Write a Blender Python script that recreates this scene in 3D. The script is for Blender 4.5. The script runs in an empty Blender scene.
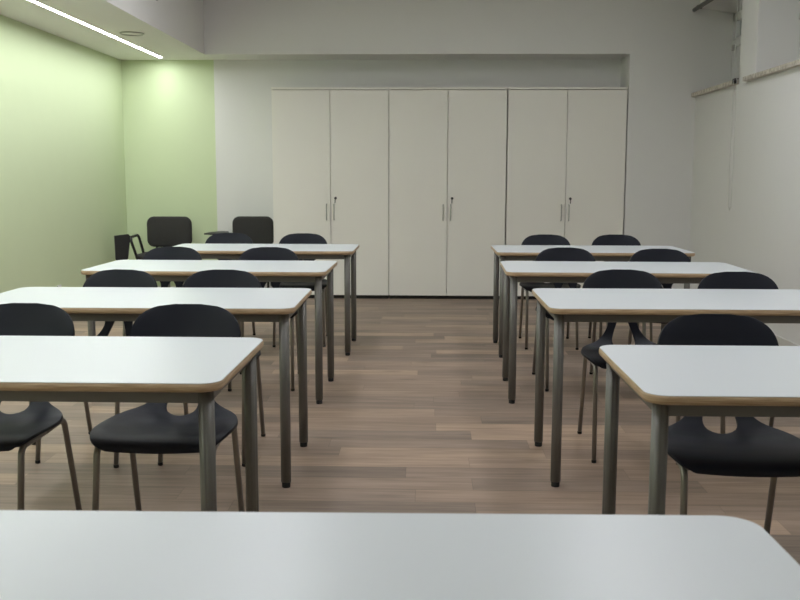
import bpy, bmesh, math, random
from mathutils import Vector, Matrix
random.seed(7)
SC = bpy.context.scene
COL = SC.collection
PI = math.pi

# ------------------------------------------------------------------ materials
def new_mat(name):
    m = bpy.data.materials.new(name); m.use_nodes = True
    nt = m.node_tree
    return m, nt, nt.nodes['Principled BSDF']

def simple(name, col, rough=.5, metal=0., spec=.5, bump=0., bscale=200., var=0., vscale=6.):
    m, nt, b = new_mat(name)
    b.inputs['Base Color'].default_value = (*col, 1)
    b.inputs['Roughness'].default_value = rough
    b.inputs['Metallic'].default_value = metal
    b.inputs['Specular IOR Level'].default_value = spec
    tc = nt.nodes.new('ShaderNodeTexCoord')
    if var > 0:
        n = nt.nodes.new('ShaderNodeTexNoise'); n.inputs['Scale'].default_value = vscale
        n.inputs['Detail'].default_value = 5
        nt.links.new(tc.outputs['Object'], n.inputs['Vector'])
        r = nt.nodes.new('ShaderNodeMapRange')
        r.inputs['To Min'].default_value = 1 - var; r.inputs['To Max'].default_value = 1 + var
        nt.links.new(n.outputs['Fac'], r.inputs['Value'])
        mx = nt.nodes.new('ShaderNodeVectorMath'); mx.operation = 'SCALE'
        mx.inputs[0].default_value = col
        nt.links.new(r.outputs['Result'], mx.inputs['Scale'])
        nt.links.new(mx.outputs['Vector'], b.inputs['Base Color'])
    if bump > 0:
        n2 = nt.nodes.new('ShaderNodeTexNoise'); n2.inputs['Scale'].default_value = bscale
        n2.inputs['Detail'].default_value = 3
        nt.links.new(tc.outputs['Object'], n2.inputs['Vector'])
        bp = nt.nodes.new('ShaderNodeBump'); bp.inputs['Strength'].default_value = bump
        bp.inputs['Distance'].default_value = .002
        nt.links.new(n2.outputs['Fac'], bp.inputs['Height'])
        nt.links.new(bp.outputs['Normal'], b.inputs['Normal'])
    return m

def emit(name, col, strength):
    m, nt, b = new_mat(name)
    b.inputs['Base Color'].default_value = (.8, .8, .8, 1)
    b.inputs['Emission Color'].default_value = (*col, 1)
    b.inputs['Emission Strength'].default_value = strength
    return m

M_white = simple('white_paint', (.765, .755, .735), .85, bump=.15, bscale=90, var=.012)
M_ceil = simple('ceiling_paint', (.80, .785, .76), .9, var=.01)
M_green = simple('green_paint', (.62, .708, .458), .8, bump=.15, bscale=90, var=.015)
M_cab = simple('cabinet_laminate', (.865, .84, .775), .42, spec=.4, var=.008)
M_plinth_backing = simple('black_plinth_and_backing', (.012, .011, .010), .7)  # black plinth colour, also the added sheet that darkens the window panes
M_top = simple('white_laminate', (.675, .71, .735), .33, spec=.5, bump=.05, bscale=400)
M_steel = simple('grey_powdercoat_steel', (.168, .162, .148), .42, metal=.35)
M_tube = simple('satin_chair_steel', (.25, .235, .21), .36, metal=.8)
M_chair = simple('navy_plastic', (.0070, .0088, .0165), .5, spec=.28, bump=.25, bscale=500)
M_rubber = simple('black_rubber', (.008, .008, .008), .7)
M_fabric = simple('charcoal_fabric', (.050, .048, .046), .95, spec=.15, bump=.7, bscale=350, var=.25, vscale=250)
M_blackp = simple('black_plastic', (.008, .008, .008), .45)
M_handle = simple('satin_nickel', (.42, .41, .39), .35, metal=.9)
M_key = simple('dark_lock_metal', (.03, .028, .025), .4, metal=.5)
M_upvc = simple('white_window_frame', (.68, .68, .66), .5)
M_cord = simple('white_cord', (.66, .66, .63), .7)
M_rail = simple('grey_blind_rail', (.16, .16, .155), .5, metal=.3)
M_plug = simple('white_socket_plastic', (.75, .75, .72), .45)
M_base = simple('skirting_paint', (.70, .69, .66), .5)
M_led = emit('led_diffuser', (.96, 1.0, 1.0), 92)
M_added_panel = emit('added_panel_diffuser', (.96, .975, 1.03), 17.5)  # glow of the added panels out of view overhead

def wood_edge():
    m, nt, b = new_mat('beech_edge')
    tc = nt.nodes.new('ShaderNodeTexCoord'); mp = nt.nodes.new('ShaderNodeMapping')
    mp.inputs['Scale'].default_value = (4, 4, 90)
    n = nt.nodes.new('ShaderNodeTexNoise'); n.inputs['Scale'].default_value = 3; n.inputs['Detail'].default_value = 6
    cr = nt.nodes.new('ShaderNodeValToRGB')
    cr.color_ramp.elements[0].position = .3; cr.color_ramp.elements[0].color = (.36, .24, .13, 1)
    cr.color_ramp.elements[1].position = .75; cr.color_ramp.elements[1].color = (.62, .46, .30, 1)
    nt.links.new(tc.outputs['Object'], mp.inputs['Vector']); nt.links.new(mp.outputs['Vector'], n.inputs['Vector'])
    nt.links.new(n.outputs['Fac'], cr.inputs['Fac']); nt.links.new(cr.outputs['Color'], b.inputs['Base Color'])
    b.inputs['Roughness'].default_value = .45
    return m
M_edge = wood_edge()

def stone():
    m, nt, b = new_mat('speckled_marble')
    tc = nt.nodes.new('ShaderNodeTexCoord')
    n = nt.nodes.new('ShaderNodeTexNoise'); n.inputs['Scale'].default_value = 22; n.inputs['Detail'].default_value = 8
    n.inputs['Roughness'].default_value = .7
    cr = nt.nodes.new('ShaderNodeValToRGB')
    cr.color_ramp.elements[0].position = .38; cr.color_ramp.elements[0].color = (.36, .31, .25, 1)
    cr.color_ramp.elements[1].position = .6; cr.color_ramp.elements[1].color = (.66, .61, .53, 1)
    nt.links.new(tc.outputs['Object'], n.inputs['Vector'])
    nt.links.new(n.outputs['Fac'], cr.inputs['Fac']); nt.links.new(cr.outputs['Color'], b.inputs['Base Color'])
    b.inputs['Roughness'].default_value = .4
    return m
M_stone = stone()

def glass():
    m, nt, b = new_mat('window_glass')
    b.inputs['Base Color'].default_value = (.9, .95, .95, 1)
    b.inputs['Transmission Weight'].default_value = 1
    b.inputs['Roughness'].default_value = .02
    b.inputs['IOR'].default_value = 1.45
    return m
M_glass = glass()

def floor_mat():
    m, nt, b = new_mat('wood_plank_floor')
    N = nt.nodes.new; L = nt.links.new
    def math_(op, a, bb=None, v=None):
        n = N('ShaderNodeMath'); n.operation = op
        if hasattr(a, 'links'): L(a, n.inputs[0])
        else: n.inputs[0].default_value = a
        if bb is not None:
            if hasattr(bb, 'links'): L(bb, n.inputs[1])
            else: n.inputs[1].default_value = bb
        return n.outputs[0]
    tc = N('ShaderNodeTexCoord'); sp = N('ShaderNodeSeparateXYZ'); L(tc.outputs['Object'], sp.inputs[0])
    PW, PL = .150, .95
    yr = math_('DIVIDE', sp.outputs['Y'], PW); row = math_('FLOOR', yr); fy = math_('FRACT', yr)
    wn = N('ShaderNodeTexWhiteNoise'); wn.noise_dimensions = '1D'; L(row, wn.inputs['W'])
    xs = math_('ADD', math_('DIVIDE', sp.outputs['X'], PL), math_('MULTIPLY', wn.outputs['Value'], 7.3))
    # plank lengths vary a little from row to row
    col = math_('FLOOR', xs); fx = math_('FRACT', xs)
    cmb = N('ShaderNodeCombineXYZ'); L(row, cmb.inputs[0]); L(col, cmb.inputs[1])
    w2 = N('ShaderNodeTexWhiteNoise'); w2.noise_dimensions = '2D'; L(cmb.outputs[0], w2.inputs['Vector'])
    # grain, stretched along the plank, offset per plank
    off = math_('MULTIPLY', w2.outputs['Value'], 53.0)
    gv = N('ShaderNodeCombineXYZ')
    L(math_('ADD', math_('MULTIPLY', sp.outputs['X'], 1.6), off), gv.inputs[0])
    L(math_('MULTIPLY', sp.outputs['Y'], 26.0), gv.inputs[1]); L(off, gv.inputs[2])
    g = N('ShaderNodeTexNoise'); g.inputs['Scale'].default_value = 1.3; g.inputs['Detail'].default_value = 7
    g.inputs['Roughness'].default_value = .62; g.inputs['Distortion'].default_value = .6
    L(gv.outputs[0], g.inputs['Vector'])
    gv2 = N('ShaderNodeCombineXYZ')
    L(math_('ADD', math_('MULTIPLY', sp.outputs['X'], 2.2), off), gv2.inputs[0])
    L(math_('MULTIPLY', sp.outputs['Y'], 9.0), gv2.inputs[1]); L(off, gv2.inputs[2])
    g2 = N('ShaderNodeTexNoise'); g2.inputs['Scale'].default_value = 1.0; g2.inputs['Detail'].default_value = 3
    L(gv2.outputs[0], g2.inputs['Vector'])
    # knots: sparse dark spots
    kv = N('ShaderNodeCombineXYZ'); L(math_('MULTIPLY', sp.outputs['X'], 2.0), kv.inputs[0]); L(math_('MULTIPLY', sp.outputs['Y'], 7.0), kv.inputs[1])
    vo = N('ShaderNodeTexVoronoi'); vo.inputs['Scale'].default_value = .9; L(kv.outputs[0], vo.inputs['Vector'])
    kr = N('ShaderNodeMapRange'); kr.inputs['From Min'].default_value = .03; kr.inputs['From Max'].default_value = .16
    kr.inputs['To Min'].default_value = .72; kr.inputs['To Max'].default_value = 1
    L(vo.outputs['Distance'], kr.inputs['Value'])
    tone = N('ShaderNodeValToRGB'); e = tone.color_ramp.elements
    e[0].position = 0; e[0].color = (.250, .190, .150, 1)
    e[1].position = 1; e[1].color = (.50, .360, .260, 1)
    for p, c in ((.30, (.312, .236, .188, 1)), (.55, (.345, .254, .195, 1)), (.82, (.385, .280, .210, 1))):
        x = e.new(p); x.color = c
    L(w2.outputs['Value'], tone.inputs['Fac'])
    gr = N('ShaderNodeMapRange'); gr.inputs['From Min'].default_value = .25; gr.inputs['From Max'].default_value = .75
    gr.inputs['To Min'].default_value = .62; gr.inputs['To Max'].default_value = 1.12
    L(g.outputs['Fac'], gr.inputs['Value'])
    gr2 = N('ShaderNodeMapRange'); gr2.inputs['From Min'].default_value = .3; gr2.inputs['From Max'].default_value = .7
    gr2.inputs['To Min'].default_value = .86; gr2.inputs['To Max'].default_value = 1.12
    L(g2.outputs['Fac'], gr2.inputs['Value'])
    # joints
    ey = math_('MINIMUM', fy, math_('SUBTRACT', 1.0, fy)); ex = math_('MINIMUM', fx, math_('SUBTRACT', 1.0, fx))
    jy = math_('GREATER_THAN', ey, .014); jx = math_('GREATER_THAN', ex, .0012)
    j = math_('ADD', math_('MULTIPLY', math_('MULTIPLY', jy, jx), .30), .70)
    k = math_('MULTIPLY', math_('MULTIPLY', gr.outputs[0], gr2.outputs[0]), math_('MULTIPLY', j, kr.outputs[0]))
    mx = N('ShaderNodeVectorMath'); mx.operation = 'SCALE'; L(tone.outputs['Color'], mx.inputs[0]); L(k, mx.inputs['Scale'])
    L(mx.outputs['Vector'], b.inputs['Base Color'])
    b.inputs['Roughness'].default_value = .52
    b.inputs['Specular IOR Level'].default_value = .35
    bp = N('ShaderNodeBump'); bp.inputs['Strength'].default_value = .12; bp.inputs['Distance'].default_value = .002
    L(g.outputs['Fac'], bp.inputs['Height']); L(bp.outputs['Normal'], b.inputs['Normal'])
    return m
M_floor = floor_mat()

# ------------------------------------------------------------------ mesh helpers
def box(bm, x0, x1, y0, y1, z0, z1, bev=0., seg=2):
    ret = bmesh.ops.create_cube(bm, size=1)
    vs = ret['verts']
    for v in vs:
        v.co = Vector(((x0 + x1) / 2 + v.co.x * (x1 - x0), (y0 + y1) / 2 + v.co.y * (y1 - y0), (z0 + z1) / 2 + v.co.z * (z1 - z0)))
    if bev > 0:
        es = list({e for v in vs for e in v.link_edges})
        bmesh.ops.bevel(bm, geom=es, offset=bev, segments=seg, affect='EDGES', profile=.5)

def fillet(pts, rads, n=7):
    """polyline with rounded corners"""
    pts = [Vector(p) for p in pts]; out = [pts[0]]
    for i in range(1, len(pts) - 1):
        r = rads[i - 1]
        if r <= 0: out.append(pts[i]); continue
        a = (pts[i - 1] - pts[i]).normalized(); c = (pts[i + 1] - pts[i]).normalized()
        ang = a.angle(c); d = r / math.tan(ang / 2)
        p0 = pts[i] + a * d; p1 = pts[i] + c * d
        cen = pts[i] + (a + c).normalized() * (r / math.sin(ang / 2))
        v0 = p0 - cen; v1 = p1 - cen; th = v0.angle(v1)
        for k in range(n + 1):
            t = k / n
            out.append(cen + (v0 * math.sin((1 - t) * th) + v1 * math.sin(t * th)) / math.sin(th))
    out.append(pts[-1])
    return out

def tube(bm, pts, r, seg=14, prof=None, cap=True):
    pts = [Vector(p) for p in pts]
    n = len(pts); tang = []
    for i in range(n):
        a = pts[max(0, i - 1)]; b = pts[min(n - 1, i + 1)]
        tang.append((b - a).normalized())
    t0 = tang[0]; ref = Vector((1, 0, 0)) if abs(t0.x) < .9 else Vector((0, 1, 0))
    u = t0.cross(ref).normalized(); rings = []
    for i in range(n):
        if i: u = (u - tang[i] * u.dot(tang[i])).normalized()
        v = tang[i].cross(u); ring = []
        for k in range(seg):
            a = 2 * PI * k / seg; rr = r * (prof(a) if prof else 1)
            ring.append(bm.verts.new(pts[i] + (u * math.cos(a) + v * math.sin(a)) * rr))
        rings.append(ring)
    for i in range(n - 1):
        for k in range(seg):
            f = bm.faces.new((rings[i][k], rings[i][(k + 1) % seg], rings[i + 1][(k + 1) % seg], rings[i + 1][k])); f.smooth = True
    if cap:
        bm.faces.new(rings[0][::-1]); bm.faces.new(rings[-1])

def rrect(hx, hy, r, n=8, cx=0, cy=0):
    out = []
    for sx, sy, a0 in ((1, 1, 0), (-1, 1, PI / 2), (-1, -1, PI), (1, -1, 3 * PI / 2)):
        for k in range(n + 1):
            a = a0 + PI / 2 * k / n
            out.append((cx + sx * (hx - r) + r * math.cos(a), cy + sy * (hy - r) + r * math.sin(a)))
    return out

def prism(bm, poly, z0, z1, smooth_side=False):
    lo = [bm.verts.new((x, y, z0)) for x, y in poly]; hi = [bm.verts.new((x, y, z1)) for x, y in poly]
    bm.faces.new(hi); bm.faces.new(lo[::-1]); n = len(poly)
    for i in range(n):
        f = bm.faces.new((lo[i], lo[(i + 1) % n], hi[(i + 1) % n], hi[i])); f.smooth = smooth_side

def lathe(bm, prof, cx=0, cy=0, seg=24, axis='z'):
    rings = []
    for r, z in prof:
        ring = []
        for k in range(seg):
            a = 2 * PI * k / seg
            ring.append(bm.verts.new((cx + r * math.cos(a), cy + r * math.sin(a), z)))
        rings.append(ring)
    for i in range(len(rings) - 1):
        for k in range(seg):
            f = bm.faces.new((rings[i][k], rings[i][(k + 1) % seg], rings[i + 1][(k + 1) % seg], rings[i + 1][k])); f.smooth = True
    bm.faces.new(rings[0][::-1]); bm.faces.new(rings[-1])

def obj(name, bm, mat, parent=None, norm=True):
    if norm: bmesh.ops.recalc_face_normals(bm, faces=bm.faces[:])
    me = bpy.data.meshes.new(name); bm.to_mesh(me); bm.free()
    me.materials.append(mat)
    o = bpy.data.objects.new(name, me); COL.objects.link(o)
    if parent is not None: o.parent = parent
    return o

def part(name, mat, parent, fn, *a, **k):
    bm = bmesh.new(); fn(bm, *a, **k); return obj(name, bm, mat, parent)

def thing(name, label, cat, loc=(0, 0, 0), rz=0, group=None):
    o = bpy.data.objects.new(name, None); COL.objects.link(o)
    o.empty_display_size = .1; o.location = loc; o.rotation_euler = (0, 0, rz)
    o['label'] = label; o['category'] = cat
    if group: o['group'] = group
    return o

def tag(o, label, cat, group=None):
    o['label'] = label; o['category'] = cat
    if group: o['group'] = group
    return o

def structure(name, bm, mat, label=None, parent=None):
    o = obj(name, bm, mat, parent)
    if parent is None: o['kind'] = 'structure'
    if label: o['label'] = label
    return o

def copy_tree(o, parent=None):
    c = o.copy(); COL.objects.link(c); c.parent = parent
    for ch in list(o.children): copy_tree(ch, c)
    return c

# ------------------------------------------------------------------ the room
XL, XR = -3.275, 2.68
YB, YF, YN = 10.25, 9.79, -2.6        # back wall, face of beam and column, wall behind the camera
ZC, ZS = 3.32, 2.49                   # main ceiling, dropped soffit
XS = -2.275                           # inner edge of the soffit

bm = bmesh.new(); box(bm, XL - .2, XR + .6, YN - .2, YB + .2, -.1, 0); structure('floor', bm, M_floor, 'brown wood-look plank floor')
bm = bmesh.new(); box(bm, XL - .2, XR + .6, YN - .2, YB + .2, ZC, ZC + .1); structure('ceiling', bm, M_ceil)
# dropped ceiling along the left, with a slot for the light line
LX, LW = -2.795, .017
LED0, LED1 = -1.6, 10.06
bm = bmesh.new()
box(bm, XL, LX - LW, YN, YB, ZS, ZC); box(bm, LX + LW, XS, YN, YB, ZS, ZC)
box(bm, LX - LW, LX + LW, LED1, YB, ZS, ZC); box(bm, LX - LW, LX + LW, YN, LED0, ZS, ZC)
box(bm, LX - LW, LX + LW, LED0, LED1, ZS + .03, ZC)
structure('ceiling_dropped', bm, M_ceil, 'lowered white ceiling strip above the green wall')
# beam over the cabinets
bm = bmesh.new(); box(bm, XS, 2.012, YF, YB, ZS, ZC); structure('trim_1', bm, M_white, 'white beam face above the cabinets')
bm = bmesh.new(); box(bm, 2.012, XR + .6, YF, YB, 0, ZC); structure('wall_right_column', bm, M_white, 'white column right of the cabinets')
# back wall, green part then white part
bm = bmesh.new(); box(bm, XL - .2, -2.286, YB, YB + .2, 0, ZC); structure('wall_back_green', bm, M_green, 'pale green end of the back wall')
bm = bmesh.new(); box(bm, -2.286, XR + .6, YB, YB + .2, 0, ZC); structure('wall_back', bm, M_white)
bm = bmesh.new(); box(bm, XL - .2, XL, YN, YB, 0, ZC); structure('wall_left', bm, M_green, 'pale green left wall')
bm = bmesh.new(); box(bm, XL - .2, XR + .6, YN - .2, YN, 0, ZC); structure('wall_front', bm, M_white)

# right wall with two high window niches
ZN = 2.066                                    # niche floor
XW = XR + .335                                 # window plane
N1 = (8.46, YF); N2 = (5.4, 8.04)
bm = bmesh.new()
box(bm, XR, XW + .2, YN, YF, 0, ZN)
box(bm, XR, XW + .2, N1[0] - (N1[0] - N2[1]), N1[0], ZN, ZC)     # pillar between the niches
box(bm, XR, XW + .2, YN, N2[0], ZN, ZC)
for y0, y1 in (N1, N2):                        # lintel with a slightly sloping underside
    vs = [bm.verts.new(p) for p in ((XR, y0, 2.93), (XW + .2, y0, 2.855), (XW + .2, y0, ZC), (XR, y0, ZC),
                                    (XR, y1, 2.93), (XW + .2, y1, 2.855), (XW + .2, y1, ZC), (XR, y1, ZC))]
    for f in ((0, 1, 2, 3), (7, 6, 5, 4), (0, 4, 5, 1), (1, 5, 6, 2), (2, 6, 7, 3), (3, 7, 4, 0)):
        bm.faces.new([vs[i] for i in f])
structure('wall_right', bm, M_white)
# black sheet added behind the windows so the panes read dark
bm = bmesh.new(); box(bm, XW + .55, XW + .6, 5.2, 9.9, 1.8, ZC); structure('dark_pane_backing', bm, M_plinth_backing, 'black sheet added behind the windows to darken the panes')

def window(idx, y0, y1):
    bm = bmesh.new(); xa, xb = XW, XW + .06
    zb, zt = ZN + .02, 2.87
    fw = .055
    box(bm, xa, xb, y0, y0 + fw, zb, zt, .005); box(bm, xa, xb, y1 - fw, y1, zb, zt, .005)
    box(bm, xa, xb, y0, y1, zb, zb + fw, .005); box(bm, xa, xb, y0, y1, zt - fw, zt, .005)
    box(bm, xa - .01, xb, y0, y1, 2.54, 2.60, .005)              # transom
    box(bm, xa - .012, xb, (y0 + y1) / 2 - .04, (y0 + y1) / 2 + .04, zb, zt, .005)
    # upper sashes
    for a, b in ((y0 + fw, (y0 + y1) / 2 - .04), ((y0 + y1) / 2 + .04, y1 - fw)):
        box(bm, xa - .01, xb - .01, a, a + .08, 2.60, zt - fw, .004); box(bm, xa - .01, xb - .01, b - .08, b, 2.60, zt - fw, .004)
        box(bm, xa - .01, xb - .01, a, b, 2.60, 2.625, .004); box(bm, xa - .01, xb - .01, a, b, zt - fw - .03, zt - fw, .004)
    w = structure('window_%d' % idx, bm, M_upvc, 'white framed high window in the right wall niche')
    bm = bmesh.new(); box(bm, xa + .03, xa + .036, y0 + .03, y1 - .03, 2.57, zt - .03); g = obj('pane', bm, M_glass, w); g['label'] = 'dark upper glass pane'
    bm = bmesh.new(); n = 12
    for k in range(n):
        z = zb + fw + k * (2.54 - zb - fw) / n
        box(bm, xa + .012, xa + .03, y0 + fw, y1 - fw, z + .002, z + (2.54 - zb - fw) / n - .002, .002)
    obj('shutter', bm, M_upvc, w)
    part('handle', M_handle, w, box, xa - .035, xa - .01, y1 - .14, y1 - .11, 2.50, 2.56, .004)
    return w
window(1, N1[0], N1[1] - .002); window(2, *N2)

def sill(y0, y1, name):
    bm = bmesh.new(); box(bm, XR - .046, XW, y0, y1, ZN, ZN + .037, .004)
    return bm
bm = sill(8.48, YF - .002, ''); s1 = structure('trim_2', bm, M_stone, 'speckled marble sill of the far niche')
bm = sill(N2[0] - .1, 8.035, ''); box(bm, XR - .046, XR, 8.035, 8.22, ZN, ZN + .037, .004); structure('trim_3', bm, M_stone, 'speckled marble sill of the nearer niche')

# skirting
bm = bmesh.new(); box(bm, XR - .012, XR, YN, YF, 0, .07, .003); structure('baseboard_right', bm, M_base)
bm = bmesh.new(); box(bm, XL, XL + .012, YN, YB, 0, .07, .003); structure('baseboard_left', bm, M_base)
bm = bmesh.new(); box(bm, XL + .012, -1.62, YB - .012, YB, 0, .07, .003); structure('baseboard_back', bm, M_base)

# ------------------------------------------------------------------ light line of the room, and added unseen ceiling panels
bm = bmesh.new(); box(bm, LX - LW + .0005, LX + LW - .0005, LED0 + .001, LED1 - .001, ZS + .003, ZS + .029)
tag(obj('light_strip', bm, M_led), 'long glowing light line recessed in the lowered ceiling above the green wall', 'ceiling light')

def added_panel_light(x, y, sx, sy, label):  # unseen panel, position assumed, added to light desks and cabinets
    t = thing('added_ceiling_light', label, 'ceiling light', (x, y, ZC), 0, 'added light panels on the unseen main ceiling')
    bm = bmesh.new()
    for a in (-1, 1):
        box(bm, a * sx / 2 - .012, a * sx / 2 + .012, -sy / 2 - .012, sy / 2 + .012, -.05, 0)
        box(bm, -sx / 2, sx / 2, a * sy / 2 - .012, a * sy / 2 + .012, -.05, 0)
    obj('frame', bm, M_upvc, t)
    part('diffuser', M_added_panel, t, box, -sx / 2 + .012, sx / 2 - .012, -sy / 2 + .012, sy / 2 - .012, -.046, -.03)
    return t
for y, w in ((2.3, 'nearest the camera'), (4.5, 'above the middle of the desks'), (6.7, 'closest to the cabinets')):
    for x, s in ((-1.1, 'left'), (1.3, 'right')):
        added_panel_light(x, y, .3, 1.2, 'long white light panel added on the unseen main ceiling, %s side, %s' % (s, w))

# round recessed fitting in the dropped ceiling
t = thing('ceiling_fitting', 'round flush white fitting with a thin ring in the lowered ceiling beside the light line', 'ceiling fitting', (-2.565, 8.345, ZS))
bm = bmesh.new(); ring = []
seg = 36
for r, z in ((.092, 0), (.105, 0), (.104, -.006), (.099, -.009), (.094, -.006)):
    ring.append([bm.verts.new((r * math.cos(2 * PI * k / seg), r * math.sin(2 * PI * k / seg), z)) for k in range(seg)])
for i in range(5):
    for k in range(seg):
        f = bm.faces.new((ring[i][k], ring[i][(k + 1) % seg], ring[(i + 1) % 5][(k + 1) % seg], ring[(i + 1) % 5][k])); f.smooth = True
obj('rim', bm, M_handle, t)
part('cover', M_ceil, t, lathe, [(.001, -.006), (.06, -.0055), (.088, -.002), (.0915, 0)], seg=36)

# ------------------------------------------------------------------ desks
TW, TD, TH = 1.375, .70, .75
def slab(bm, hx, hy, r, prof):
    """prof: list of (inset, z) for a lofted rounded-rectangle slab"""
    rings = []
    for ins, z in prof:
        rings.append([bm.verts.new((x, y, z)) for x, y in rrect(hx - ins, hy - ins, r - ins, 10)])
    n = len(rings[0])
    for a, b in zip(rings, rings[1:]):
        for i in range(n):
            f = bm.faces.new((a[i], a[(i + 1) % n], b[(i + 1) % n], b[i])); f.smooth = True
    bm.faces.new(rings[0][::-1]); bm.faces.new(rings[-1])

def leg_prof(a):
    # extruded leg with shallow flutes
    return 1 - .11 * max(0, math.cos(6 * a)) ** 6

def make_desk():
    t = thing('desk', '', 'table')
    hx, hy = TW / 2, TD / 2; r = .058
    top = part('tabletop', M_top, t, slab, hx - .0025, hy - .0025, r - .0025, [(.004, TH - .003), (.0, TH - .0012), (.0012, TH)])
    e = part('edge_band', M_edge, top, slab, hx, hy, r, [(.010, TH - .025), (.004, TH - .0235), (.0008, TH - .019), (0, TH - .0125), (.0008, TH - .006), (.003, TH - .0022), (.006, TH - .0015)])
    e['label'] = 'light beech rounded edge'
    lx, ly = hx - .046, hy - .054; R = .0208
    bm = bmesh.new(); zt = TH - .0252; za = zt - .036
    for s in (-1, 1):
        box(bm, -lx, lx, s * ly - .011, s * ly + .011, za, zt, .002); box(bm, s * lx - .011, s * lx + .011, -ly, ly, za, zt, .002)
        # corner collars around the leg heads
    obj('apron', bm, M_steel, t)
    for sx in (-1, 1):
        for sy in (-1, 1):
            l = part('leg', M_steel, t, tube, [(sx * lx, sy * ly, .022), (sx * lx, sy * ly, .4), (sx * lx, sy * ly, zt - .0005)], R, 48, leg_prof)
            part('foot_cap', M_rubber, l, lathe, [(.0165, 0), (.0175, .003), (.0175, .0221)], sx * lx, sy * ly, 20)['label'] = 'black rubber foot'
    return t

desks = {  # inner back corner (towards the aisle), turn in degrees
    'L1': (-.524, 3.036, -.21), 'L2': (-.538, 4.411, .5), 'L3': (-.555, 5.854, -.5), 'L4': (-.525, 7.309, .19),
    'R1': (.528, 2.947, .13), 'R2': (.485, 4.459, .22), 'R3': (.447, 5.905, -1.2), 'R4': (.478, 7.272, .13),
    'F': (.508, 1.438, .8)}
desk_labels = {
    'L1': 'white desk with beech edge, nearest in the left rank, running out of the frame',
    'L2': 'white desk with beech edge, second from the front in the left rank',
    'L3': 'white desk with beech edge, third from the front in the left rank',
    'L4': 'white desk with beech edge, farthest in the left rank, closest to the cabinets',
    'R1': 'white desk with beech edge, nearest in the right rank, running out of the frame',
    'R2': 'white desk with beech edge, second from the front in the right rank',
    'R3': 'white desk with beech edge, third from the front in the right rank',
    'R4': 'white desk with beech edge, farthest in the right rank, closest to the cabinets',
    'F': 'blurred plain white desk right in front of the camera, across the bottom'}
proto = make_desk(); first = True
for k, (x, y, a) in desks.items():
    t = proto if first else copy_tree(proto); first = False
    s = 1 if k[0] == 'R' else -1; a = math.radians(a)
    c, sn = math.cos(a), math.sin(a); px, py = s * TW / 2, -TD / 2
    t.location = (x + px * c - py * sn, y + px * sn + py * c, 0); t.rotation_euler = (0, 0, a)
    t['label'] = desk_labels[k]; t['category'] = 'table'; t['group'] = 'white classroom desks'

# ------------------------------------------------------------------ plastic shell chairs
def smooth(a, b, t):
    t = min(1, max(0, (t - a) / (b - a))); return t * t * (3 - 2 * t)

def interp(tab, s):
    """Catmull-Rom through a table of (s, value...)"""
    n = len(tab)
    if s <= tab[0][0]: return tab[0][1:]
    if s >= tab[-1][0]: return tab[-1][1:]
    for i in range(n - 1):
        if tab[i][0] <= s <= tab[i + 1][0]: break
    p0 = tab[max(0, i - 1)]; p1 = tab[i]; p2 = tab[i + 1]; p3 = tab[min(n - 1, i + 2)]
    h = p2[0] - p1[0]; t = (s - p1[0]) / h; out = []
    for j in range(1, len(p1)):
        m1 = (p2[j] - p0[j]) / (p2[0] - p0[0]) * h if i > 0 else (p2[j] - p1[j])
        m2 = (p3[j] - p1[j]) / (p3[0] - p1[0]) * h if i < n - 2 else (p2[j] - p1[j])
        out.append((2 * t**3 - 3 * t**2 + 1) * p1[j] + (t**3 - 2 * t**2 + t) * m1 + (-2 * t**3 + 3 * t**2) * p2[j] + (t**3 - t**2) * m2)
    return out

# station: s, y, z of the centre line, half width, half width of the hole, edge lift, edge forward (curl)
SHELL = [
    (0.00, -.187, .416, .150, 0, .006, 0),
    (0.03, -.190, .430, .182, 0, .006, 0),
    (0.08, -.165, .446, .206, 0, .006, 0),
    (0.16, -.115, .450, .221, 0, .010, 0),
    (0.26, -.045, .446, .226, 0, .014, 0),
    (0.36, .030, .441, .221, 0, .018, 0),
    (0.44, .090, .443, .204, 0, .020, 0),
    (0.480, .120, .449, .184, .0, .018, 0),
    (0.500, .134, .454, .170, .030, .016, 0),
    (0.520, .148, .461, .154, .047, .012, 0),
    (0.555, .170, .479, .124, .055, .006, .0),
    (0.600, .193, .511, .096, .048, 0, .003),
    (0.650, .211, .550, .073, .034, 0, .004),
    (0.685, .221, .580, .070, .023, 0, .005),
    (0.705, .227, .598, .077, .013, 0, .006),
    (0.722, .232, .613, .092, 0, 0, .008),
    (0.760, .241, .644, .140, 0, 0, .017),
    (0.800, .251, .677, .178, 0, 0, .027),
    (0.850, .263, .712, .194, 0, 0, .032),
    (0.890, .271, .740, .191, 0, 0, .032),
    (0.930, .278, .768, .178, 0, 0, .030),
    (0.960, .283, .790, .157, 0, 0, .025),
    (0.982, .286, .806, .126, 0, 0, .016),
    (0.994, .2875, .8155, .090, 0, 0, .009),
    (1.00, .288, .820, .045, 0, 0, .003)]

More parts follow.
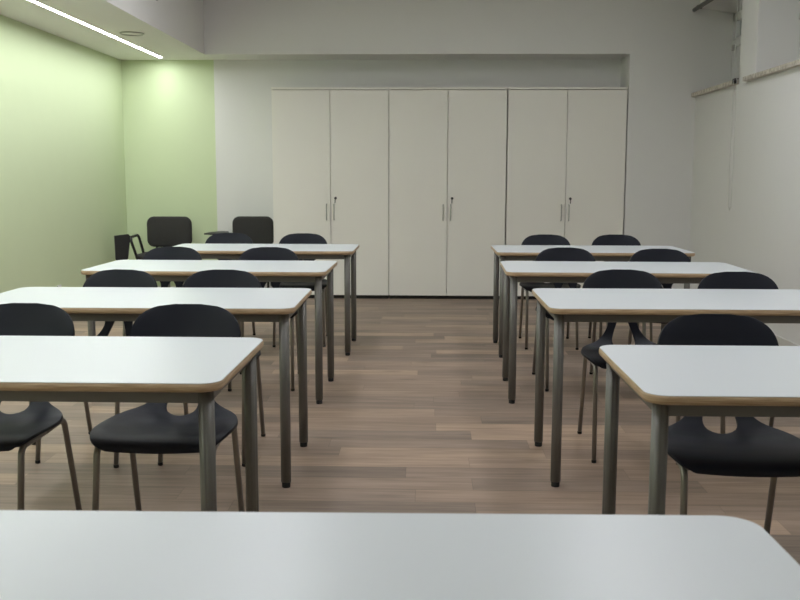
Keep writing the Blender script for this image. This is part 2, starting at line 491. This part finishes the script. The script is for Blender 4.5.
def make_shell():
    bm = bmesh.new(); rows = []; NC = 7; NS = 64
    stations = [i / NS for i in range(NS + 1)]
    stations += [.01, .98, .99, .487, .71, .49]
    stations = sorted(set(stations))
    for s in stations:
        y, z, w, h, lift, fwd = interp(SHELL, s)
        h = 0 if (s <= .487 or s >= .7215) else max(h, .001)
        row = {-1: [], 1: []}
        for sg in (-1, 1):
            for j in range(NC + 1):
                x = h + (w - h) * j / NC
                q = (x / w) ** 2 if w > 0 else 0
                qa = (x / .20) ** 2
                row[sg].append(bm.verts.new((sg * x, y - fwd * min(1, qa) * 1.0, z + lift * q)))
        rows.append(row)
    for a, b in zip(rows, rows[1:]):
        for sg in (-1, 1):
            for j in range(NC):
                vs = (a[sg][j], a[sg][j + 1], b[sg][j + 1], b[sg][j])
                bm.faces.new(vs if sg == 1 else vs[::-1])
    bmesh.ops.remove_doubles(bm, verts=bm.verts[:], dist=.0004)
    bmesh.ops.recalc_face_normals(bm, faces=bm.faces[:])
    me = bpy.data.meshes.new('shell'); bm.to_mesh(me); bm.free()
    o = bpy.data.objects.new('shell', me); COL.objects.link(o)
    m = o.modifiers.new('s', 'SOLIDIFY'); m.thickness = .010; m.offset = 0; m.use_even_offset = True
    b = o.modifiers.new('b', 'BEVEL'); b.width = .003; b.segments = 2; b.limit_method = 'ANGLE'; b.angle_limit = math.radians(50)
    dg = bpy.context.evaluated_depsgraph_get(); ev = o.evaluated_get(dg)
    m2 = bpy.data.meshes.new_from_object(ev)
    bpy.data.objects.remove(o); bpy.data.meshes.remove(me)
    out = []
    for keep_hi in (False, True):
        bm = bmesh.new(); bm.from_mesh(m2)
        kill = [f for f in bm.faces if (f.calc_center_median().z > .628) != keep_hi]
        bmesh.ops.delete(bm, geom=kill, context='FACES')
        for f in bm.faces: f.smooth = True
        me = bpy.data.meshes.new('backrest' if keep_hi else 'seat'); bm.to_mesh(me); bm.free()
        me.materials.append(M_chair); out.append(me)
    return out

def make_chair():
    t = thing('classroom_chair', '', 'chair')
    seat_me, back_me = make_shell()
    for n, me in (('seat', seat_me), ('backrest', back_me)):
        o = bpy.data.objects.new(n, me); COL.objects.link(o); o.parent = t
    R = .0105
    for sx in (-1, 1):
        ft = (sx * .182, -.175, .428); rt = (sx * .182, .145, .438); mid = (sx * .182, -.01, .431)
        ff = (sx * .187, -.235, .010); rf = (sx * .187, .250, .010)
        l = part('leg', M_tube, t, tube, fillet([ff, ft, mid], [.035], 8), R, 14)
        part('foot_cap', M_rubber, l, lathe, [(.0098, 0), (.0112, .0015), (.0112, .013), (.0106, .014)], ff[0], ff[1], 16)['label'] = 'black plastic foot'
        l = part('leg', M_tube, t, tube, fillet([rf, rt, mid], [.035], 8), R, 14)
        part('foot_cap', M_rubber, l, lathe, [(.0098, 0), (.0112, .0015), (.0112, .013), (.0106, .014)], rf[0], rf[1], 16)['label'] = 'black plastic foot'
    for y in (-.10, .07):
        part('crossbar', M_tube, t, tube, [(-.18, y, .428), (0, y, .428), (.18, y, .428)], .008, 10)
    return t

chairs = {  # backrest centre x, y, turn in degrees, label
    'L1a': (-1.435, 3.316, -2, 'dark navy shell chair at the nearest left desk, cut off by the left frame edge'),
    'L1b': (-.850, 3.316, 0, 'dark navy shell chair at the nearest left desk, the seat beside the aisle'),
    'L2a': (-1.475, 4.54, -8, 'dark navy shell chair behind the second left desk, on the green wall side'),
    'L2b': (-.992, 4.56, 0, 'dark navy shell chair behind the second left desk, the one nearer the aisle'),
    'L3a': (-1.630, 6.03, 0, 'dark navy shell chair behind the third left desk, on the green wall side'),
    'L3b': (-1.015, 6.03, 3, 'dark navy shell chair behind the third left desk, the one nearer the aisle'),
    'L4a': (-1.580, 7.53, 0, 'dark navy shell chair behind the farthest left desk, in front of the tablet-arm armchair'),
    'L4b': (-.988, 7.50, 3, 'dark navy shell chair behind the farthest left desk, in front of the leftmost cabinet'),
    'R1a': (.957, 3.15, -3, 'large dark navy shell chair at the nearest right desk'),
    'R2a': (.950, 4.661, -1.5, 'dark navy shell chair behind the second right desk, beside the aisle'),
    'R2b': (1.480, 4.58, 0, 'dark navy shell chair behind the second right desk, nearer the right wall'),
    'R3a': (.875, 6.10, 3, 'dark navy shell chair behind the third right desk, beside the aisle'),
    'R3b': (1.460, 6.03, 0, 'dark navy shell chair behind the third right desk, nearer the right wall'),
    'R4a': (.921, 7.47, 0, 'dark navy shell chair behind the farthest right desk, beside the aisle'),
    'R4b': (1.473, 7.50, 0, 'dark navy shell chair behind the farthest right desk, nearer the right wall')}
proto = make_chair(); first = True
for k, (x, y, a, lab) in chairs.items():
    t = proto if first else copy_tree(proto); first = False
    a = math.radians(a); off = .287
    t.location = (x + math.sin(a) * off, y - math.cos(a) * off, 0); t.rotation_euler = (0, 0, a)
    t['label'] = lab; t['category'] = 'chair'; t['group'] = 'navy shell chairs at the desks'

# ------------------------------------------------------------------ tall cabinets
def make_cabinet():
    t = thing('storage_cabinet', '', 'cabinet')
    W, D, H = 1.198, .42, 2.165                      # local: x 0..W, y 0 (door face) .. D
    part('carcass', M_cab, t, lambda bm: (box(bm, 0, .018, .022, D, .04, H - .022), box(bm, W - .018, W, .022, D, .04, H - .022),
        box(bm, .018, W - .018, D - .01, D, .04, H - .022), box(bm, .018, W - .018, .022, D - .01, .04, .06),
        box(bm, .018, W - .018, .03, D - .01, H - .05, H - .03)))
    p = part('top_panel', M_cab, t, box, 0, W, 0, D, H - .022, H, .0015)
    p = part('plinth', M_plinth_backing, t, box, .004, W - .004, .03, D, 0, .04); p['label'] = 'black recessed plinth'
    hw = W / 2
    for i in (0, 1):
        x0 = .0025 + i * hw; x1 = (i + 1) * hw - .0025
        d = part('door', M_cab, t, box, x0, x1, 0, .0205, .038, H - .029, .001)
        hx = hw + (-.042 if i == 0 else .036)
        def handle(bm):
            tube(bm, fillet([(hx, .0, .822), (hx, -.03, .822), (hx, -.03, .982), (hx, .0, .982)], [.012, .012], 5), .0055, 10)
        part('handle', M_handle, d, handle)
        if i == 1:
            def lock(bm):
                lx, lz = hx + .014, 1.045
                seg = 16; a = [bm.verts.new((lx + .0135 * math.cos(2*PI*k/seg), 0, lz + .0135 * math.sin(2*PI*k/seg))) for k in range(seg)]
                b = [bm.verts.new((lx + .012 * math.cos(2*PI*k/seg), -.012, lz + .012 * math.sin(2*PI*k/seg))) for k in range(seg)]
                for k in range(seg): bm.faces.new((a[k], a[(k+1) % seg], b[(k+1) % seg], b[k]))
                bm.faces.new(b); bm.faces.new(a[::-1])
                box(bm, lx - .0045, lx + .0045, -.034, -.012, lz - .01, lz + .01, .001)
                box(bm, lx - .006, lx + .002, -.033, -.028, lz - .05, lz - .008, .001)
            part('lock', M_key, d, lock)['label'] = 'dark lock with its key hanging'
    return t
cabs = [(-1.604, 9.806, 'tall off-white double-door cabinet on the left, beside the bare wall'),
        (-.403, 9.806, 'tall off-white double-door cabinet in the middle of three'),
        (.805, 9.803, 'tall off-white double-door cabinet on the right, against the white column')]
proto = make_cabinet()
for i, (x, y, lab) in enumerate(cabs):
    t = proto if i == 0 else copy_tree(proto)
    t.location = (x, y, 0); t['label'] = lab; t['category'] = 'cabinet'; t['group'] = 'tall white cabinets along the back wall'

# ------------------------------------------------------------------ upholstered conference chairs in the corner
def cushion(bm, hx, hz, r, th, cx, cy, cz, curve=0., plane='xz'):
    """rounded pad; plane xz = backrest, xy = seat"""
    nr = 6; pts = rrect(hx, hz, r, 7); n = len(pts)
    rings = []
    for ins, d in ((.006, -th / 2 + .002), (.0, -th / 4), (0, th / 4), (.008, th / 2 - .004), (.03, th / 2)):
        ring = []
        for (x, z) in pts:
            k = 1 - ins / hx; kk = 1 - ins / hz
            X, Z = x * k, z * kk
            dd = d - curve * (X / hx) ** 2
            ring.append(bm.verts.new((cx + X, cy - dd, cz + Z) if plane == 'xz' else (cx + X, cy + Z, cz + dd)))
        rings.append(ring)
    for a, b in zip(rings, rings[1:]):
        for i in range(n):
            f = bm.faces.new((a[i], a[(i + 1) % n], b[(i + 1) % n], b[i])); f.smooth = True
    for ring, fl in ((rings[0], 1), (rings[-1], 0)):
        c = Vector((0, 0, 0))
        for v in ring: c += v.co
        c /= n
        if plane == 'xz' and curve: c.y -= curve * 0 
        cv = bm.verts.new(c)
        for i in range(n):
            f = bm.faces.new((ring[i], ring[(i + 1) % n], cv) if not fl else (ring[(i + 1) % n], ring[i], cv)); f.smooth = True

def oval_tube(bm, pts, r=.011, seg=12): tube(bm, pts, r, seg)

def make_conference(name, label, loc, rz, tablet, bw=.235):
    t = thing(name, label, 'chair', loc, rz, None)
    part('backrest', M_fabric, t, cushion, bw, .160, .075, .05, 0, .235, .685, 0)
    part('back_shell', M_blackp, t, cushion, bw - .004, .157, .075, .016, 0, .268, .685, 0)
    part('seat', M_fabric, t, cushion, .235, .215, .07, .055, 0, 0, .455, 0, 'xy')
    part('seat_pan', M_blackp, t, cushion, .230, .210, .07, .014, 0, 0, .421, 0, 'xy')
    for sx in (-1, 1):
        l = part('leg', M_blackp, t, tube, fillet([(sx * .232, -.25, .01), (sx * .215, -.12, .40), (sx * .215, 0, .405)], [.04], 6), .012, 12)
        l2 = part('leg', M_blackp, t, tube, fillet([(sx * .232, .27, .01), (sx * .215, .14, .40), (sx * .215, 0, .405)], [.04], 6), .012, 12)
        part('upright', M_blackp, t, tube, fillet([(sx * .15, .10, .405), (sx * .15, .27, .42), (sx * .15, .262, .62)], [.05], 6), .010, 12)
        if sx == -1:
            arm = part('armrest', M_blackp, t, tube, fillet([(sx * .225, -.14, .40), (sx * .29, -.19, .65), (sx * .29, .10, .66), (sx * .225, .10, .40)], [.05, .05], 7), .014, 12)
    return t

# chair with its writing tablet folded down on the left
ca = make_conference('conference_chair', 'charcoal fabric armchair in the green corner with a folded black writing tablet', (-2.725, 9.70, 0), 0, 'folded')
def tablet_folded(bm):
    vs = []
    poly = [(-.16, .67), (-.02, .685), (.0, .66), (-.03, .44), (-.06, .40), (-.12, .40), (-.155, .43)]
    a = [bm.verts.new((-.355 + (y + .07) * .9 , -.20 + (y + .07) * .35, z)) for y, z in poly]
    b = [bm.verts.new((v.co.x + .010, v.co.y - .016, v.co.z)) for v in a]
    n = len(a)
    bm.faces.new(a); bm.faces.new(b[::-1])
    for i in range(n): bm.faces.new((a[i], a[(i + 1) % n], b[(i + 1) % n], b[i]))
part('writing_tablet', M_blackp, ca, tablet_folded)['label'] = 'black tablet folded down'
part('tablet_bracket', M_blackp, ca, box, -.335, -.285, -.20, -.15, .63, .665, .004)

cb = make_conference('conference_chair', 'charcoal fabric armchair beside the left cabinet with a level black writing tablet', (-1.857, 9.80, 0), 0, 'flat', bw=.2175)
def tablet_flat(bm):
    poly = [(-.385, -.36), (-.28, -.40), (-.10, -.36), (-.08, -.28), (-.16, -.22), (-.22, .02), (-.28, .05), (-.33, .0), (-.375, -.12)]
    prism(bm, poly, .686, .700)
part('writing_tablet', M_blackp, cb, tablet_flat)['label'] = 'black tablet in its level position'
part('tablet_bracket', M_blackp, cb, box, -.315, -.265, -.12, -.04, .65, .686, .004)

# ------------------------------------------------------------------ small fittings
# socket low on the green wall
t = thing('wall_socket', 'small white socket low on the green wall, just above the second left desk', 'wall socket', (XL, 8.27, .25))
part('cover_plate', M_plug, t, box, 0, .012, -.04, .04, -.06, .056, .003)
part('socket_face', M_plug, t, box, .012, .016, -.025, .025, -.03, .03, .002)

# roller blind rail under the lintel of the far niche with its cord loop
t = thing('window_blind', 'grey rolled-up blind rail with a white pull cord at the far right window niche', 'blind', (XR, 9.1, 2.908))
part('rail', M_rail, t, tube, [(-.058, -.76, 0), (-.058, 0, 0), (-.058, .66, 0)], .020, 14)
for y in (-.70, .60): part('bracket', M_rail, t, box, -.05, .0, y - .012, y + .012, .0, .035, .002)
def cord(bm):
    for dy, dx in ((-.65, 0), (-.74, .002)):
        tube(bm, [(-.045 - dx, dy, .0), (-.047 - dx, dy + .002, -.9), (-.048, dy + (.004 if dy > -.7 else -.004), -1.6), (-.045, -.695 + (dy + .695) * .6, -1.9)], .0022, 8)
    tube(bm, [(-.045, -.668, -1.9), (-.045, -.695, -1.93), (-.045, -.722, -1.9)], .0022, 8)
    pass
part('pull_cord', M_cord, t, cord)['label'] = 'thin white cord loop'
t = thing('cord_clip', 'small black clip at the near end of the far marble sill', 'clip', (XR - .046, 8.48, ZN))
part('clip_body', M_blackp, t, lambda bm: (box(bm, -.004, .03, -.012, -.001, .006, .046, .002), box(bm, -.004, .03, -.07, -.012, .036, .046, .002)))

# small wire hook on the side of the dropped ceiling
t = thing('ceiling_hook', 'small bent grey wire hook high on the side face of the lowered ceiling', 'hook', (XS, 8.02, 2.70))
part('wire', M_rail, t, tube, fillet([(.001, -.06, .09), (.02, -.05, .06), (.03, .0, .0), (.012, .03, .03)], [.02, .012], 5), .004, 8)
part('mount_plate', M_white, t, box, 0, .003, -.09, -.03, .07, .13, .001)

# ------------------------------------------------------------------ camera
F, PITCH, YAW, ROLL, CH = 948.222, .130075722, .0292983206, .00202102, 1.27275945
cp, sp = math.cos(PITCH), math.sin(PITCH); cy, sy = math.cos(YAW), math.sin(YAW)
fwd = Vector((-sy * cp, cy * cp, -sp)); right = Vector((cy, sy, 0)); up = right.cross(fwd)
r = right * math.cos(ROLL) + up * math.sin(ROLL); u = -right * math.sin(ROLL) + up * math.cos(ROLL)
cd = bpy.data.cameras.new('camera'); co = bpy.data.objects.new('camera', cd); COL.objects.link(co)
mw = Matrix((r, u, -fwd)).transposed().to_4x4(); mw.translation = Vector((0, 0, CH)); co.matrix_world = mw
cd.sensor_width = 36; cd.lens = F * 36 / 800; cd.clip_start = .05
cd.dof.use_dof = True; cd.dof.focus_distance = 4.2; cd.dof.aperture_fstop = 9
SC.camera = co

w = bpy.data.worlds.new('world'); SC.world = w; w.use_nodes = True
w.node_tree.nodes['Background'].inputs[0].default_value = (.5, .6, .8, 1)
w.node_tree.nodes['Background'].inputs[1].default_value = .05
SC.view_settings.view_transform = 'Standard'; SC.view_settings.look = 'None'
SC.view_settings.gamma = 1; SC.view_settings.use_curve_mapping = False
SC.view_settings.exposure = 0
